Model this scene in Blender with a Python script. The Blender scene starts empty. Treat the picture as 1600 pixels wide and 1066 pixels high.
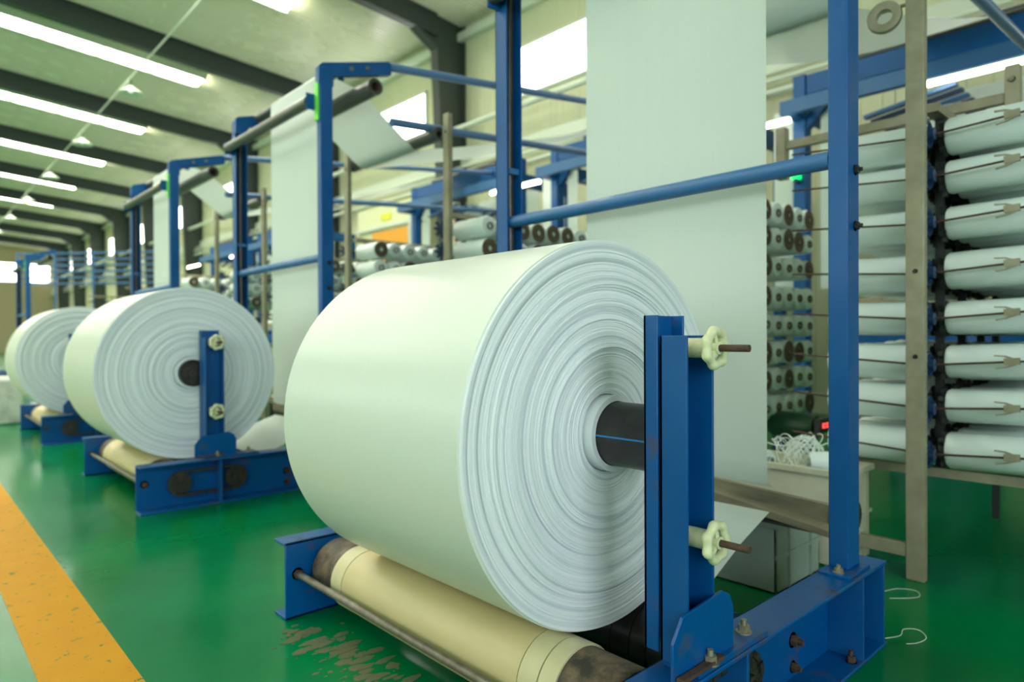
import bpy, math, random
from mathutils import Vector, Matrix
PI = math.pi
random.seed(7)
S = bpy.context.scene
C = S.collection

# ------------------------------------------------------------------ camera
YAW, PITCH, ROLL, FPX = 0.745, -0.007, -0.005, 1045.6
cam_d = bpy.data.cameras.new('camera')
cam = bpy.data.objects.new('camera', cam_d); C.objects.link(cam)
fw = Vector((math.sin(YAW) * math.cos(PITCH), math.cos(YAW) * math.cos(PITCH), math.sin(PITCH)))
rt = Vector((math.cos(YAW), -math.sin(YAW), 0))
up = rt.cross(fw)
rt2 = rt * math.cos(ROLL) + up * math.sin(ROLL)
up2 = up * math.cos(ROLL) - rt * math.sin(ROLL)
m = Matrix((rt2, up2, -fw)).transposed().to_4x4()
m.translation = (0, 0, 1.1)
cam.matrix_world = m
cam_d.sensor_width = 36; cam_d.lens = FPX / 1600 * 36
cam_d.clip_start = 0.05; cam_d.clip_end = 300
cam_d.dof.use_dof = True; cam_d.dof.focus_distance = 1.75; cam_d.dof.aperture_fstop = 2.0
S.camera = cam

# ------------------------------------------------------------------ view + world
S.view_settings.view_transform = 'Standard'
S.view_settings.look = 'None'
S.view_settings.exposure = 0.36
S.view_settings.gamma = 1.0
S.view_settings.use_curve_mapping = False
S.cycles.use_denoising = True
S.cycles.max_bounces = 8
S.cycles.diffuse_bounces = 5
S.cycles.glossy_bounces = 3
S.cycles.sample_clamp_indirect = 6
S.cycles.caustics_reflective = False
S.cycles.caustics_refractive = False
w = bpy.data.worlds.new('world'); S.world = w; w.use_nodes = True
w.node_tree.nodes['Background'].inputs[0].default_value = (0.75, 0.88, 1.0, 1)
w.node_tree.nodes['Background'].inputs[1].default_value = 1.0
SKYLIGHT, WINDOW, NEARFILL, SIDEFILL, TUBE = 20.0, 7.0, 5.2, 3.2, 9.0

# ------------------------------------------------------------------ materials
def mat(name, col, rough=0.5, metal=0.0, spec=0.5, noise=0.0, nscale=8.0, col2=None, bump=0.0, bscale=60.0,
        stretch=None, emit=None, coat=0.0, nlo=0.35, nhi=0.65, rvar=0.0):
    M_ = bpy.data.materials.new(name); M_.use_nodes = True
    nt = M_.node_tree; N = nt.nodes; L = nt.links
    b = N['Principled BSDF']
    b.inputs['Base Color'].default_value = (*col, 1)
    b.inputs['Roughness'].default_value = rough
    b.inputs['Metallic'].default_value = metal
    b.inputs['Specular IOR Level'].default_value = spec
    b.inputs['Coat Weight'].default_value = coat
    b.inputs['Coat Roughness'].default_value = 0.08
    if emit:
        b.inputs['Emission Color'].default_value = (*emit[0], 1)
        b.inputs['Emission Strength'].default_value = emit[1]
    if noise or bump or rvar:
        tc = N.new('ShaderNodeTexCoord'); mp = N.new('ShaderNodeMapping')
        L.new(tc.outputs['Object'], mp.inputs[0])
        if stretch: mp.inputs['Scale'].default_value = stretch
        if noise or rvar:
            n = N.new('ShaderNodeTexNoise'); n.inputs['Scale'].default_value = nscale; n.inputs['Detail'].default_value = 6
            n.inputs['Roughness'].default_value = 0.62
            L.new(mp.outputs[0], n.inputs['Vector'])
            r = N.new('ShaderNodeMapRange'); r.inputs[1].default_value = nlo; r.inputs[2].default_value = nhi
            L.new(n.outputs[0], r.inputs[0])
            if noise:
                mul = N.new('ShaderNodeMath'); mul.operation = 'MULTIPLY'; mul.inputs[1].default_value = noise
                L.new(r.outputs[0], mul.inputs[0])
                mx = N.new('ShaderNodeMix'); mx.data_type = 'RGBA'
                mx.inputs[6].default_value = (*col, 1); mx.inputs[7].default_value = (*(col2 or col), 1)
                L.new(mul.outputs[0], mx.inputs[0]); L.new(mx.outputs[2], b.inputs['Base Color'])
            if rvar:
                r2 = N.new('ShaderNodeMapRange'); r2.inputs[3].default_value = rough; r2.inputs[4].default_value = rough + rvar
                L.new(r.outputs[0], r2.inputs[0]); L.new(r2.outputs[0], b.inputs['Roughness'])
        if bump:
            n2 = N.new('ShaderNodeTexNoise'); n2.inputs['Scale'].default_value = bscale; n2.inputs['Detail'].default_value = 4
            L.new(mp.outputs[0], n2.inputs['Vector'])
            bp = N.new('ShaderNodeBump'); bp.inputs['Strength'].default_value = bump; bp.inputs['Distance'].default_value = 0.004
            L.new(n2.outputs[0], bp.inputs['Height']); L.new(bp.outputs[0], b.inputs['Normal'])
    return M_

BLUE = mat('blue_paint', (0.0, 0.076, 0.27), 0.34, spec=0.32, noise=0.6, nscale=5, col2=(0.008, 0.10, 0.30), bump=0.12, bscale=30, rvar=0.2)
BLUEW = mat('blue_paint_worn', (0.0, 0.082, 0.29), 0.3, spec=0.4, noise=0.9, nscale=9, col2=(0.075, 0.06, 0.06), bump=0.15, bscale=40, nlo=0.56, nhi=0.72, rvar=0.25)
BLUEP = mat('blue_pipe', (0.02, 0.13, 0.34), 0.35, noise=0.5, nscale=12, col2=(0.05, 0.13, 0.3), rvar=0.2)
STAY = mat('blue_rod_sheen', (0.11, 0.21, 0.43), 0.35)  # reflected light on the blue rods put in as a paler colour
NAVY = mat('dark_blue', (0.006, 0.03, 0.12), 0.45)
TAN = mat('tan_steel', (0.36, 0.32, 0.22), 0.42, metal=0.15, noise=0.7, nscale=7, col2=(0.22, 0.20, 0.13), rvar=0.2)
CREAMW = mat('wheel_cream', (0.72, 0.74, 0.46), 0.38, noise=0.7, nscale=30, col2=(0.5, 0.45, 0.24), bump=0.5, bscale=45, nlo=0.45, nhi=0.8)
RUST = mat('rust', (0.10, 0.05, 0.03), 0.75, noise=0.8, nscale=40, col2=(0.035, 0.025, 0.02), bump=0.5, bscale=120)
GREASE = mat('black_grease', (0.012, 0.012, 0.010), 0.42, noise=0.8, nscale=30, col2=(0.06, 0.05, 0.035), bump=0.8, bscale=90)
BOLT = mat('bolt_zinc', (0.38, 0.36, 0.26), 0.4, metal=0.5, noise=0.7, nscale=60, col2=(0.2, 0.15, 0.08))
BLACK = mat('black_plastic', (0.018, 0.017, 0.016), 0.33, noise=0.8, nscale=14, col2=(0.06, 0.052, 0.045), nlo=0.5, nhi=0.75)
DARKROLL = mat('dark_roller', (0.05, 0.052, 0.045), 0.35, noise=0.5, nscale=8, col2=(0.09, 0.085, 0.07))
ROLLERT = mat('roller_tan', (0.60, 0.49, 0.26), 0.42, noise=0.6, nscale=5, col2=(0.50, 0.41, 0.21), stretch=(1, .3, 1), bump=0.1, bscale=30)
ROLLERC = mat('roller_cream', (0.62, 0.56, 0.34), 0.45, noise=0.5, nscale=12, col2=(0.52, 0.45, 0.25))
ROLLERD = mat('roller_dirty', (0.16, 0.11, 0.06), 0.55, noise=1.0, nscale=16, col2=(0.035, 0.028, 0.02), bump=0.4, bscale=70, nlo=0.4, nhi=0.6)
GREYROD = mat('grey_rod', (0.19, 0.17, 0.13), 0.45, metal=0.3, noise=0.9, nscale=20, col2=(0.10, 0.08, 0.06))
WHITE = mat('bobbin_yarn', (0.76, 0.84, 0.81), 0.36, noise=0.35, nscale=4, col2=(0.68, 0.77, 0.73))
BROWN = mat('core_brown', (0.13, 0.095, 0.055), 0.7, noise=0.6, nscale=30, col2=(0.07, 0.05, 0.03))
HOLE = mat('core_hole', (0.02, 0.016, 0.012), 0.9)
DISCB = mat('brake_blue', (0.01, 0.035, 0.10), 0.35)
DISCK = mat('brake_black', (0.018, 0.02, 0.022), 0.5)
WALLM = mat('wall_sheet', (0.60, 0.61, 0.42), 0.5, noise=0.4, nscale=1.2, col2=(0.54, 0.56, 0.38))
CEILM = mat('roof_sheet', (0.64, 0.64, 0.49), 0.2, noise=0.35, nscale=0.8, col2=(0.56, 0.57, 0.41), rvar=0.12)
BEAMM = mat('beam_dark', (0.040, 0.052, 0.046), 0.55)
PIPE = mat('pale_pipe', (0.62, 0.68, 0.58), 0.45)
GREEN_T = mat('green_tape', (0.16, 0.75, 0.06), 0.4)
CRATE = mat('crate_cream', (0.62, 0.60, 0.46), 0.5, noise=0.6, nscale=6, col2=(0.46, 0.45, 0.33))
CRATEG = mat('crate_grey', (0.33, 0.39, 0.34), 0.5, noise=0.6, nscale=5, col2=(0.22, 0.27, 0.23))
YARN = mat('loose_yarn', (0.80, 0.86, 0.80), 0.5)
WOOD = mat('spreader_board', (0.36, 0.31, 0.20), 0.5, noise=0.9, nscale=8, col2=(0.13, 0.11, 0.08), stretch=(1, .25, 1))
DARKW = mat('spreader_dark', (0.10, 0.09, 0.07), 0.45, noise=0.6, nscale=8, col2=(0.05, 0.045, 0.035))
BALE = mat('bale_cloth', (0.56, 0.60, 0.52), 0.7, noise=0.9, nscale=5, col2=(0.34, 0.36, 0.30), nlo=0.5, nhi=0.7)
ORANGE = mat('orange_panel', (0.85, 0.36, 0.02), 0.5)
PALEY = mat('cabinet_cream', (0.72, 0.72, 0.46), 0.5)
YELLOW_S = mat('sticker_yellow', (0.75, 0.72, 0.03), 0.5)
REDM = mat('red_box', (0.45, 0.05, 0.03), 0.5)
CONC = mat('end_wall_tan', (0.52, 0.46, 0.30), 0.7)
GLOW_SKY = mat('skylight_glow', (0.9, 0.9, 0.8), 0.4, emit=((1.0, 0.98, 0.82), SKYLIGHT))
GLOW_WIN = mat('window_glow', (0.9, 0.9, 0.9), 0.4, emit=((1.0, 0.99, 0.95), WINDOW))
GLOW_NEARFILL = mat('near_fill_glow', (0.9, 0.9, 0.9), 0.4, emit=((0.80, 0.93, 1.0), NEARFILL))  # bluish fill for the added panes behind the camera
GLOW_SIDEFILL = mat('side_fill_glow', (0.9, 0.9, 0.9), 0.4, emit=((0.86, 1.0, 0.96), SIDEFILL))  # fill for the added panes on the unseen aisle wall
GLOW_TUBE = mat('tube_glow', (1, 1, 1), 0.4, emit=((1.0, 0.94, 0.78), TUBE))
GLOW_GREEN = mat('green_glow', (0, .6, .1), 0.4, emit=((0.0, 1.0, 0.15), 1.5))
GLOW_LAMP = mat('pendant_glow', (1, 1, 1), 0.4, emit=((1.0, 0.98, 0.85), 1.0))

def fabric_mat(name, col, col2, axis, gloss, trans=0.0):
    # woven polypropylene: faint warp streaks along the run and a fine weave relief
    M_ = mat(name, col, gloss, spec=0.45)
    nt = M_.node_tree; N = nt.nodes; L = nt.links; b = N['Principled BSDF']
    tc = N.new('ShaderNodeTexCoord'); mp = N.new('ShaderNodeMapping'); L.new(tc.outputs['Object'], mp.inputs[0])
    mp.inputs['Scale'].default_value = (0.15, 60, 0.15)
    n = N.new('ShaderNodeTexNoise'); n.inputs['Scale'].default_value = 1.0; n.inputs['Detail'].default_value = 3
    L.new(mp.outputs[0], n.inputs['Vector'])
    mx = N.new('ShaderNodeMix'); mx.data_type = 'RGBA'; mx.inputs[6].default_value = (*col, 1); mx.inputs[7].default_value = (*col2, 1)
    L.new(n.outputs[0], mx.inputs[0]); L.new(mx.outputs[2], b.inputs['Base Color'])
    wv = N.new('ShaderNodeTexWave'); wv.bands_direction = 'Y'; wv.inputs['Scale'].default_value = 60
    L.new(tc.outputs['Object'], wv.inputs['Vector'])
    ad = N.new('ShaderNodeMath'); ad.operation = 'MULTIPLY_ADD'; ad.inputs[1].default_value = 0.25
    L.new(wv.outputs['Fac'], ad.inputs[0]); L.new(n.outputs[0], ad.inputs[2])
    bp = N.new('ShaderNodeBump'); bp.inputs['Strength'].default_value = 0.25; bp.inputs['Distance'].default_value = 0.0015
    L.new(ad.outputs[0], bp.inputs['Height']); L.new(bp.outputs[0], b.inputs['Normal'])
    tr = N.new('ShaderNodeBsdfTranslucent'); tr.inputs[0].default_value = (*col, 1)
    ms = N.new('ShaderNodeMixShader'); ms.inputs[0].default_value = trans
    L.new(b.outputs[0], ms.inputs[1]); L.new(tr.outputs[0], ms.inputs[2]); L.new(ms.outputs[0], N['Material Output'].inputs[0])
    return M_
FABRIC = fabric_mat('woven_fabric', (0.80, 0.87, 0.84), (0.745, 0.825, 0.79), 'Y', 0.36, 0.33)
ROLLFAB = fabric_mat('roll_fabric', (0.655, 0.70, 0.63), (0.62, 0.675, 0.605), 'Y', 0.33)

def endface_mat():
    M_ = mat('roll_end', (0.72, 0.80, 0.82), 0.5)
    nt = M_.node_tree; N = nt.nodes; L = nt.links; b = N['Principled BSDF']
    tc = N.new('ShaderNodeTexCoord'); sp = N.new('ShaderNodeSeparateXYZ'); L.new(tc.outputs['Object'], sp.inputs[0])
    # distance from the roll's axis (the mesh origin lies on it)
    cb = N.new('ShaderNodeCombineXYZ'); L.new(sp.outputs[0], cb.inputs[0]); L.new(sp.outputs[2], cb.inputs[1])
    ln = N.new('ShaderNodeVectorMath'); ln.operation = 'LENGTH'; L.new(cb.outputs[0], ln.inputs[0])
    wob = N.new('ShaderNodeTexNoise'); wob.inputs['Scale'].default_value = 2.2; L.new(tc.outputs['Object'], wob.inputs['Vector'])
    ad = N.new('ShaderNodeMath'); ad.operation = 'MULTIPLY_ADD'; ad.inputs[1].default_value = 0.012
    L.new(wob.outputs[0], ad.inputs[0]); L.new(ln.outputs['Value'], ad.inputs[2])
    n = N.new('ShaderNodeTexNoise'); n.noise_dimensions = '1D'; n.inputs['Scale'].default_value = 55; n.inputs['Detail'].default_value = 4
    L.new(ad.outputs[0], n.inputs['W'])
    r = N.new('ShaderNodeMapRange'); r.inputs[1].default_value = 0.48; r.inputs[2].default_value = 0.72; L.new(n.outputs[0], r.inputs[0])
    mx = N.new('ShaderNodeMix'); mx.data_type = 'RGBA'; mx.inputs[6].default_value = (0.80, 0.83, 0.85, 1); mx.inputs[7].default_value = (0.57, 0.63, 0.66, 1)
    L.new(r.outputs[0], mx.inputs[0]); L.new(mx.outputs[2], b.inputs['Base Color'])
    bp = N.new('ShaderNodeBump'); bp.inputs['Strength'].default_value = 0.35; bp.inputs['Distance'].default_value = 0.004
    L.new(n.outputs[0], bp.inputs['Height']); L.new(bp.outputs[0], b.inputs['Normal'])
    return M_
ROLLEND = endface_mat()

def floor_mat():
    M_ = mat('epoxy_green', (0.0, 0.24, 0.075), 0.14, spec=0.16)
    nt = M_.node_tree; N = nt.nodes; L = nt.links; b = N['Principled BSDF']
    tc = N.new('ShaderNodeTexCoord')
    n = N.new('ShaderNodeTexNoise'); n.inputs['Scale'].default_value = 1.1; n.inputs['Detail'].default_value = 7
    L.new(tc.outputs['Object'], n.inputs['Vector'])
    r = N.new('ShaderNodeMapRange'); r.inputs[1].default_value = 0.35; r.inputs[2].default_value = 0.7; L.new(n.outputs[0], r.inputs[0])
    mx = N.new('ShaderNodeMix'); mx.data_type = 'RGBA'
    mx.inputs[6].default_value = (0.0, 0.135, 0.036, 1); mx.inputs[7].default_value = (0.0, 0.195, 0.058, 1)
    L.new(r.outputs[0], mx.inputs[0])
    # scuffs and paint chips
    n3 = N.new('ShaderNodeTexNoise'); n3.inputs['Scale'].default_value = 17; n3.inputs['Detail'].default_value = 8; n3.inputs['Roughness'].default_value = 0.7
    L.new(tc.outputs['Object'], n3.inputs['Vector'])
    r3 = N.new('ShaderNodeMapRange'); r3.inputs[1].default_value = 0.70; r3.inputs[2].default_value = 0.76; L.new(n3.outputs[0], r3.inputs[0])
    mx2 = N.new('ShaderNodeMix'); mx2.data_type = 'RGBA'; mx2.inputs[7].default_value = (0.22, 0.33, 0.22, 1)
    mu = N.new('ShaderNodeMath'); mu.operation = 'MULTIPLY'; mu.inputs[1].default_value = 0.6; L.new(r3.outputs[0], mu.inputs[0])
    L.new(mu.outputs[0], mx2.inputs[0]); L.new(mx.outputs[2], mx2.inputs[6]); L.new(mx2.outputs[2], b.inputs['Base Color'])
    r2 = N.new('ShaderNodeMapRange'); r2.inputs[3].default_value = 0.12; r2.inputs[4].default_value = 0.24
    L.new(n.outputs[0], r2.inputs[0]); L.new(r2.outputs[0], b.inputs['Roughness'])
    n2 = N.new('ShaderNodeTexNoise'); n2.inputs['Scale'].default_value = 2.5; n2.inputs['Detail'].default_value = 3
    L.new(tc.outputs['Object'], n2.inputs['Vector'])
    bp = N.new('ShaderNodeBump'); bp.inputs['Strength'].default_value = 0.25; bp.inputs['Distance'].default_value = 0.01
    L.new(n2.outputs[0], bp.inputs['Height']); L.new(bp.outputs[0], b.inputs['Normal'])
    return M_
FLOORM = floor_mat()
def line_mat():
    M_ = mat('yellow_line', (0.72, 0.36, 0.02), 0.6, spec=0.1)
    nt = M_.node_tree; N = nt.nodes; L = nt.links; b = N['Principled BSDF']
    tc = N.new('ShaderNodeTexCoord')
    n = N.new('ShaderNodeTexNoise'); n.inputs['Scale'].default_value = 22; n.inputs['Detail'].default_value = 9; n.inputs['Roughness'].default_value = 0.72
    L.new(tc.outputs['Object'], n.inputs['Vector'])
    r = N.new('ShaderNodeMapRange'); r.inputs[1].default_value = 0.60; r.inputs[2].default_value = 0.62; L.new(n.outputs[0], r.inputs[0])
    n2 = N.new('ShaderNodeTexNoise'); n2.inputs['Scale'].default_value = 5; n2.inputs['Detail'].default_value = 5; L.new(tc.outputs['Object'], n2.inputs['Vector'])
    a = N.new('ShaderNodeMix'); a.data_type = 'RGBA'; a.inputs[6].default_value = (0.60, 0.285, 0.002, 1); a.inputs[7].default_value = (0.50, 0.215, 0.002, 1)
    L.new(n2.outputs[0], a.inputs[0])
    c = N.new('ShaderNodeMix'); c.data_type = 'RGBA'; c.inputs[7].default_value = (0.06, 0.17, 0.05, 1)
    L.new(r.outputs[0], c.inputs[0]); L.new(a.outputs[2], c.inputs[6]); L.new(c.outputs[2], b.inputs['Base Color'])
    return M_
LINEM = line_mat()

# ------------------------------------------------------------------ mesh helpers
class MB:
    def __init__(s): s.v = []; s.f = []
    def add(s, vs, fs):
        o = len(s.v); s.v += [tuple(p) for p in vs]; s.f += [tuple(i + o for i in f) for f in fs]; return s
    def box(s, x0, x1, y0, y1, z0, z1):
        v = [(x, y, z) for x in (x0, x1) for y in (y0, y1) for z in (z0, z1)]
        return s.add(v, [(0, 1, 3, 2), (4, 6, 7, 5), (0, 4, 5, 1), (2, 3, 7, 6), (0, 2, 6, 4), (1, 5, 7, 3)])
    def bar(s, p, q, w_, h, upv=(0, 0, 1)):
        p, q = Vector(p), Vector(q); d = (q - p).normalized(); u = Vector(upv)
        a = d.cross(u)
        if a.length < 1e-5: a = d.cross(Vector((1, 0, 0)))
        a.normalize(); b = a.cross(d).normalized(); a *= w_ / 2; b *= h / 2
        v = [e + i * a + j * b for e in (p, q) for i in (-1, 1) for j in (-1, 1)]
        return s.add(v, [(0, 1, 3, 2), (4, 6, 7, 5), (0, 4, 5, 1), (2, 3, 7, 6), (0, 2, 6, 4), (1, 5, 7, 3)])
    def lathe(s, p, d, prof, n=32, closed=False):
        # prof: list of (t along d, r)
        p, d = Vector(p), Vector(d).normalized()
        u = d.orthogonal().normalized(); w_ = d.cross(u)
        vs = []; fs = []
        for t, r in prof:
            for i in range(n):
                a = 2 * PI * i / n
                vs.append(p + d * t + (u * math.cos(a) + w_ * math.sin(a)) * r)
        k = len(prof)
        for j in range(k - 1 + (1 if closed else 0)):
            for i in range(n):
                j2 = (j + 1) % k
                fs.append((j * n + i, j * n + (i + 1) % n, j2 * n + (i + 1) % n, j2 * n + i))
        if not closed:
            if prof[0][1] > 1e-6: fs.append(tuple(range(n - 1, -1, -1)))
            if prof[-1][1] > 1e-6: fs.append(tuple((k - 1) * n + i for i in range(n)))
        return s.add(vs, fs)
    def cyl(s, p, q, r, r2=None, n=20):
        p, q = Vector(p), Vector(q); L_ = (q - p).length
        return s.lathe(p, q - p, [(0, r), (L_, r if r2 is None else r2)], n)
    def ring(s, p, q, ro, ri, n=24):
        p, q = Vector(p), Vector(q); L_ = (q - p).length
        return s.lathe(p, q - p, [(0, ri), (0, ro), (L_, ro), (L_, ri)], n, closed=True)
    def tube(s, pts, r, n=8):
        pts = [Vector(p) for p in pts]; vs = []; fs = []
        u = None
        for i, p in enumerate(pts):
            d = (pts[min(i + 1, len(pts) - 1)] - pts[max(i - 1, 0)]).normalized()
            if u is None: u = d.orthogonal().normalized()
            u = (u - d * u.dot(d)); u = u.normalized() if u.length > 1e-6 else d.orthogonal().normalized()
            w_ = d.cross(u)
            for k in range(n):
                a = 2 * PI * k / n; vs.append(p + (u * math.cos(a) + w_ * math.sin(a)) * r)
        for i in range(len(pts) - 1):
            for k in range(n):
                fs.append((i * n + k, i * n + (k + 1) % n, (i + 1) * n + (k + 1) % n, (i + 1) * n + k))
        fs.append(tuple(range(n - 1, -1, -1))); fs.append(tuple((len(pts) - 1) * n + k for k in range(n)))
        return s.add(vs, fs)
    def prism(s, poly, axis, a, b):
        # poly in the two other axes (x,z for axis y; y,z for axis x; x,y for axis z)
        def P3(q, t):
            if axis == 'y': return (q[0], t, q[1])
            if axis == 'x': return (t, q[0], q[1])
            return (q[0], q[1], t)
        n = len(poly)
        vs = [P3(q, a) for q in poly] + [P3(q, b) for q in poly]
        fs = [tuple(range(n)), tuple(range(2 * n - 1, n - 1, -1))] + [(i, (i + 1) % n + 0, (i + 1) % n + n, i + n) for i in range(n)]
        return s.add(vs, fs)

WO = {}
def wo(o): return WO.get(o.name, Vector((0, 0, 0)))
def obj(name, mb, mt, parent=None, origin=None, smooth=True, bevel=0.0, ang=35):
    me = bpy.data.meshes.new(name)
    og = Vector(origin) if origin is not None else Vector((0, 0, 0))
    vs = [(v[0] - og.x, v[1] - og.y, v[2] - og.z) for v in mb.v] if origin is not None else mb.v
    me.from_pydata(vs, [], mb.f); me.update()
    import bmesh
    bm = bmesh.new(); bm.from_mesh(me); bmesh.ops.recalc_face_normals(bm, faces=bm.faces)
    bm.to_mesh(me); bm.free()
    if smooth:
        me.polygons.foreach_set('use_smooth', [True] * len(me.polygons))
        me.set_sharp_from_angle(angle=math.radians(ang))
    me.materials.append(mt)
    o = bpy.data.objects.new(name, me); C.objects.link(o)
    WO[o.name] = og
    if parent is not None:
        o.parent = parent; o.location = og - wo(parent)
    else:
        o.location = og
    if bevel:
        b = o.modifiers.new('bevel', 'BEVEL'); b.width = bevel; b.segments = 2; b.limit_method = 'ANGLE'; b.angle_limit = math.radians(40)
    return o
def thing(name, loc, label, cat, group=None):
    o = bpy.data.objects.new(name, None); C.objects.link(o); o.location = loc; WO[o.name] = Vector(loc)
    o.empty_display_size = 0.1
    tag(o, label, cat, group); return o
def tag(o, label, cat, group=None):
    o['label'] = label; o['category'] = cat
    if group: o['group'] = group
    return o
def struct(o): o['kind'] = 'structure'; return o
def sroot(name, loc=(0, 0, 0)):
    o = bpy.data.objects.new(name, None); C.objects.link(o); o.location = loc; WO[o.name] = Vector(loc); o['kind'] = 'structure'; return o
def kids():
    d = {}
    for o in bpy.data.objects:
        if o.parent: d.setdefault(o.parent.name, []).append(o)
    return d
def copy_tree(o, K, parent=None):
    c = o.copy(); C.objects.link(c); WO[c.name] = wo(o)
    if parent is not None: c.parent = parent; c.matrix_parent_inverse = o.matrix_parent_inverse
    for ch in K.get(o.name, []): copy_tree(ch, K, c)
    return c
PITCHY = 3.72

# ================================================================== STRUCTURE
XW, YE, YN, XL = 9.5, 65.0, -6.0, -10.0
struct(obj('floor', MB().box(XL, XW + .3, YN, YE, -0.2, 0.0), FLOORM))
struct(obj('trim_aisle_line', MB().box(0.328, 0.58, YN + .1, YE - 4, 0.0, 0.0015), LINEM))
zb = lambda x: 7.733 + 0.083 * (7.691 - x)       # underside of rafters
zr = lambda x: zb(x) + 0.50                      # underside of roof sheets
# roof: long sheets running across the hall, each ribbed
ceil = sroot('ceiling')
def roof_panel():
    mb = MB(); x0, x1 = XL, XW + .3; W_ = 0.992
    poly = [(0, 0.0)]
    nrib = 8
    for i in range(nrib):
        c = (i + .5) * W_ / nrib
        poly += [(c - .022, 0.0), (c - .012, -.020), (c + .012, -.020), (c + .022, 0.0)]
    poly += [(W_, 0.0), (W_, .08), (0, .08)]
    n = len(poly)
    vs = [(x0, y, zr(x0) + z) for y, z in poly] + [(x1, y, zr(x1) + z) for y, z in poly]
    fs = [(i, (i + 1) % n, (i + 1) % n + n, i + n) for i in range(n)] + [tuple(range(n)), tuple(range(2 * n - 1, n - 1, -1))]
    mb.add(vs, fs); return mb
pan = obj('roof_panel', roof_panel(), CEILM, ceil, smooth=False)
pan.location = (0, YN, 0)
for i in range(1, int(YE - YN)):
    c = pan.copy(); C.objects.link(c); c.parent = ceil; c.location = (0, YN + i, 0)
struct(obj('ceiling_outer', MB().bar((XL, (YE + YN) / 2, zr(XL) + .18), (XW + .3, (YE + YN) / 2, zr(XW + .3) + .18), YE - YN + .6, .15), BEAMM))
# back wall of vertical sheets
wl = sroot('wall_back')
mb = MB(); WP = 0.592
poly = [(0, 0.0), (.14, 0), (.15, -.008), (.17, -.008), (.18, 0), (.41, 0), (.42, -.008), (.44, -.008), (.45, 0), (WP, 0), (WP, .06), (0, .06)]
mb.prism([(y, XW + x) for y, x in poly], 'z', 0, 8.4)
mb.v = [(b, a, c) for a, b, c in mb.v]
wp = obj('wall_panel', mb, WALLM, wl, smooth=False); wp.location = (0, YN, 0)
for i in range(1, int((YE - YN) / .6)):
    c = wp.copy(); C.objects.link(c); c.parent = wl; c.location = (0, YN + i * .6, 0)
struct(obj('wall_back_outer', MB().box(XW + .1, XW + .3, YN, YE, 0, 8.6), WALLM))
struct(obj('wall_end', MB().box(XL, XW + .3, YE, YE + .2, 0, 10), CONC))
struct(obj('wall_near', MB().box(XL, XW + .3, YN - .2, YN, 0, 10), WALLM))
struct(obj('wall_aisle', MB().box(XL - .2, XL, YN, YE, 0, 10), WALLM))
# unseen windows behind and beside the camera, added as fill light
def window(name, mb_f, mb_p, gl):
    r = sroot(name); obj('window_frame', mb_f, PIPE, r, smooth=False); obj('pane', mb_p, gl, r, smooth=False); return r
wn = 1
for (xa, xb_) in ((-8.5, -4.5), (-3.0, 1.0)):
    f = MB().box(xa - .1, xb_ + .1, YN, YN + .04, 1.3, 1.4).box(xa - .1, xb_ + .1, YN, YN + .04, 5.2, 5.3).box(xa - .1, xa, YN, YN + .04, 1.3, 5.3).box(xb_, xb_ + .1, YN, YN + .04, 1.3, 5.3)
    window('window_%d' % wn, f, MB().box(xa, xb_, YN + .005, YN + .02, 1.4, 5.2), GLOW_NEARFILL); wn += 1  # added window out of view, fills the camera-facing sides
for i in range(5):
    ya = -3 + i * 6.5
    f = MB().box(XL, XL + .04, ya - .1, ya + 4.1, 2.1, 2.2).box(XL, XL + .04, ya - .1, ya + 4.1, 5.2, 5.3).box(XL, XL + .04, ya - .1, ya, 2.1, 5.3).box(XL, XL + .04, ya + 4, ya + 4.1, 2.1, 5.3)
    window('window_%d' % wn, f, MB().box(XL + .005, XL + .02, ya, ya + 4, 2.2, 5.2), GLOW_SIDEFILL); wn += 1  # added window out of view, fills from the aisle side
# high windows in the back wall, one per bay
for i in range(-1, 9):
    yc = 8.72 + 5.93 * i; a, b = yc - 1.33, yc + 1.33
    f = MB()
    f.box(XW - .05, XW, a - .06, b + .06, 6.98, 7.04).box(XW - .05, XW, a - .06, b + .06, 5.98, 6.04)
    f.box(XW - .05, XW, a - .06, a, 6.0, 7.0).box(XW - .05, XW, b, b + .06, 6.0, 7.0)
    for t in (1 / 3, 2 / 3): f.box(XW - .035, XW, a + (b - a) * t - .012, a + (b - a) * t + .012, 6.04, 6.98)
    window('window_%d' % wn, f, MB().box(XW - .02, XW - .008, a, b, 6.04, 6.98), GLOW_WIN); wn += 1
# windows in the far end wall
for i in range(4):
    x0 = 1.5 + i * 2.1
    f = MB().box(x0 - .08, x0 + 1.5, YE - .05, YE, 5.5, 5.6).box(x0 - .08, x0 + 1.5, YE - .05, YE, 7.0, 7.1).box(x0 - .08, x0, YE - .05, YE, 5.5, 7.1)
    window('window_%d' % wn, f, MB().box(x0, x0 + 1.4, YE - .03, YE - .01, 5.6, 7.0), GLOW_WIN); wn += 1
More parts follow.
